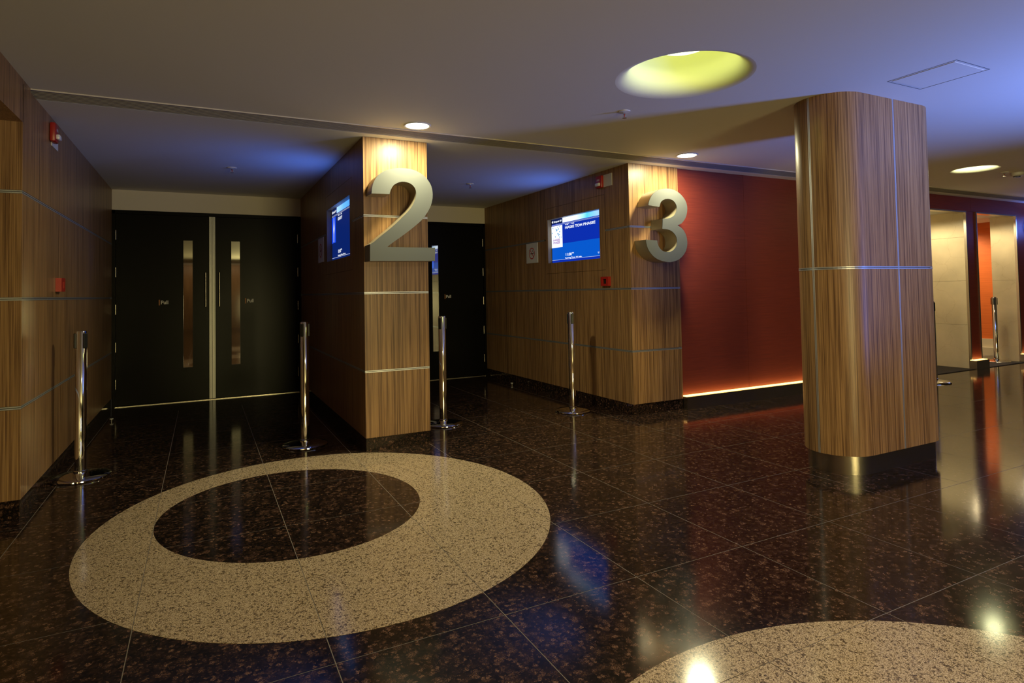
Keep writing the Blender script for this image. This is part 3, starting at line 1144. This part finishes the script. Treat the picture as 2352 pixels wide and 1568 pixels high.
callpoint(X3A, -1, 5.045, 1.289, 'small square red call point on the wood wall below number 3')
callpoint(XL, 1, 5.188, 1.305, 'small square red call point on the dark left wall')

# ------------------------------------------------------------------ stanchions
def make_stanchion(name, loc, label):
    r = thing(name, loc, label, 'stanchion', 'chrome queue posts')
    x, y, _ = loc
    c = (x, y, 0)
    obj('base', lathe([(0.0, 0.001), (0.172, 0.001), (0.176, 0.006), (0.175, 0.012), (0.166, 0.018), (0.12, 0.027), (0.06, 0.035), (0.036, 0.038), (0.0, 0.038)], c, 56), CHROME, r, smooth=True)
    obj('pole', lathe([(0.0, 0.03), (0.040, 0.03), (0.040, 0.048), (0.0335, 0.052), (0.0335, 0.982), (0.029, 0.988), (0.0, 0.989)], c, 32), CHROME, r, smooth=True)
    for k in range(3):
        a = math.radians((200, 320, 80)[k])
        bm = B(-0.014, 0.014, 0.020, 0.041, 0.872, 0.972, bev=0.003)
        bmesh.ops.rotate(bm, verts=bm.verts, cent=(0, 0, 0), matrix=Matrix.Rotation(a + PI / 2 + PI, 3, 'Z'))
        bmesh.ops.translate(bm, verts=bm.verts, vec=(x, y, 0))
        obj('belt_head', bm, BLACK, r, label='black belt slot')
    return r


def dup(root, loc, rz, label):
    n = root.copy()
    C.objects.link(n)
    n.location = loc
    n.rotation_euler = (0, 0, rz)
    n['label'] = label
    for ch in list(root.children):
        k = ch.copy()
        C.objects.link(k)
        k.parent = n
    return n


SP = make_stanchion('stanchion', (-0.738, 5.018, 0), 'chrome queue post before the left wall, foremost on the left')
for x, y, a, l in ((0.731, 5.137, 0.5, 'chrome queue post before the double doors, left of the number 2 pillar'),
                   (1.962, 5.278, 0.25, 'chrome queue post just right of the number 2 pillar'),
                   (3.285, 5.151, 1.0, 'chrome queue post before the wood wall left of number 3'),
                   (7.985, 4.305, 0.9, 'chrome queue post half hidden behind the round-ended column'),
                   (10.79, 4.92, 0.1, 'chrome queue post before the marble of the far right doorway')):
    dup(SP, (x, y, 0), a, l)

# ------------------------------------------------------------------ small things
def door_stop(x, y, label):
    r = thing('door_stop', (x, y, 0), label, 'door stop')
    obj('post', lathe([(0, 0.001), (0.018, 0.001), (0.018, 0.006), (0.010, 0.010), (0.010, 0.032), (0.0, 0.034)], (x, y, 0), 20), CHROME, r, smooth=True)
    obj('bumper', lathe([(0.0105, 0.020), (0.016, 0.022), (0.016, 0.030), (0.0105, 0.032)], (x, y, 0), 20), WHITEPL, r, smooth=True)


door_stop(-0.80, 7.13, 'small metal door stop on the floor by the left wall')
door_stop(3.545, 7.0, 'small metal door stop on the floor by the wall under the no smoking sign')


def sprinkler(x, y, z, label):
    r = thing('sprinkler', (x, y, z), label, 'sprinkler', )
    obj('rose', lathe([(0.042, 0.0), (0.040, -0.006), (0.020, -0.010), (0.0, -0.010)], (x, y, z), 28), WHITEPL, r, smooth=True)
    bm = lathe([(0.011, -0.008), (0.011, -0.02), (0.006, -0.022), (0.0, -0.022)], (x, y, z), 16)
    for s in (-1, 1):
        box(bm, x + s * 0.011 - 0.002, x + s * 0.011 + 0.002, y - 0.002, y + 0.002, z - 0.042, z - 0.014)
    box(bm, x - 0.013, x + 0.013, y - 0.002, y + 0.002, z - 0.046, z - 0.041)
    obj('frame', bm, CHROME, r)
    obj('bulb', lathe([(0, -0.022), (0.0035, -0.023), (0.0035, -0.04), (0, -0.041)], (x, y, z), 10), REDPL, r, smooth=True)
    obj('deflector', lathe([(0, -0.046), (0.016, -0.046), (0.016, -0.048), (0, -0.048)], (x, y, z), 20), CHROME, r)


sprinkler(2.628, 3.374, ZM, 'ceiling sprinkler head below the yellow-green dome light')
sprinkler(0.25, 6.28, ZC, 'ceiling sprinkler head before the left double doors')
sprinkler(2.684, 6.249, ZC, 'ceiling sprinkler head before the doors right of number 2')
sprinkler(8.05, 3.52, ZM, 'ceiling sprinkler head beside the smoke detector at the far right')

r = thing('smoke_detector', (8.235, 3.48, ZM), 'round white smoke detector on the ceiling at the right edge', 'smoke detector')
obj('body', lathe([(0.062, 0.0), (0.062, -0.012), (0.056, -0.030), (0.040, -0.040), (0.0, -0.042)], (8.235, 3.48, ZM), 32), WHITEPL, r, smooth=True)
obj('vent_ring', lathe([(0.034, -0.039), (0.033, -0.050), (0.0, -0.052)], (8.235, 3.48, ZM), 28), BLACK, r, smooth=True)

# access hatch in the main ceiling
hx0, hx1, hy0, hy1 = 3.742, 4.092, 1.836, 2.222
r = thing('access_hatch', ((hx0 + hx1) / 2, (hy0 + hy1) / 2, ZM), 'flush rectangular access panel in the ceiling near the column', 'access panel')
bm = bmesh.new()
w = 0.003
zt, zb_ = ZM - 0.0006, ZM - 0.0012
for q in ((hx0, hx1, hy0, hy0 + w), (hx0, hx1, hy1 - w, hy1), (hx0, hx0 + w, hy0, hy1), (hx1 - w, hx1, hy0, hy1)):
    box(bm, *q, zb_, zt)
obj('joint', bm, DARK, r)
obj('lid', B(hx0 + 0.02, hx1 - 0.02, hy0 + 0.02, hy1 - 0.02, ZM - 0.003, ZM - 0.0008, bev=0.0008), CEIL, r)

# blue lit round sign on the red wall at the right edge
sx, sz = 11.43, 2.045
r = thing('blue_round_sign', (sx, YR - 0.03, sz), 'round blue lit sign on the red wall at the right edge', 'lit sign')
bm = lathe([(0, 0), (0.19, 0), (0.19, 0.03), (0, 0.03)], (0, 0, 0), 48)
bmesh.ops.rotate(bm, verts=bm.verts, cent=(0, 0, 0), matrix=Matrix.Rotation(PI / 2, 3, 'X'))
bmesh.ops.translate(bm, verts=bm.verts, vec=(sx, YR - 0.001, sz))
obj('housing', bm, BLUESIGN, r, smooth=True)
bm = lathe([(0, 0), (0.182, 0), (0.18, 0.004), (0, 0.004)], (0, 0, 0), 48)
bmesh.ops.rotate(bm, verts=bm.verts, cent=(0, 0, 0), matrix=Matrix.Rotation(PI / 2, 3, 'X'))
bmesh.ops.translate(bm, verts=bm.verts, vec=(sx, YR - 0.032, sz))
obj('face', bm, BLUESIGN, r, smooth=True)
lamp('blue_sign_lamp', 'POINT', (sx, YR - 0.25, sz), 9, (0.12, 0.22, 1.0), r, shadow_soft_size=0.15)
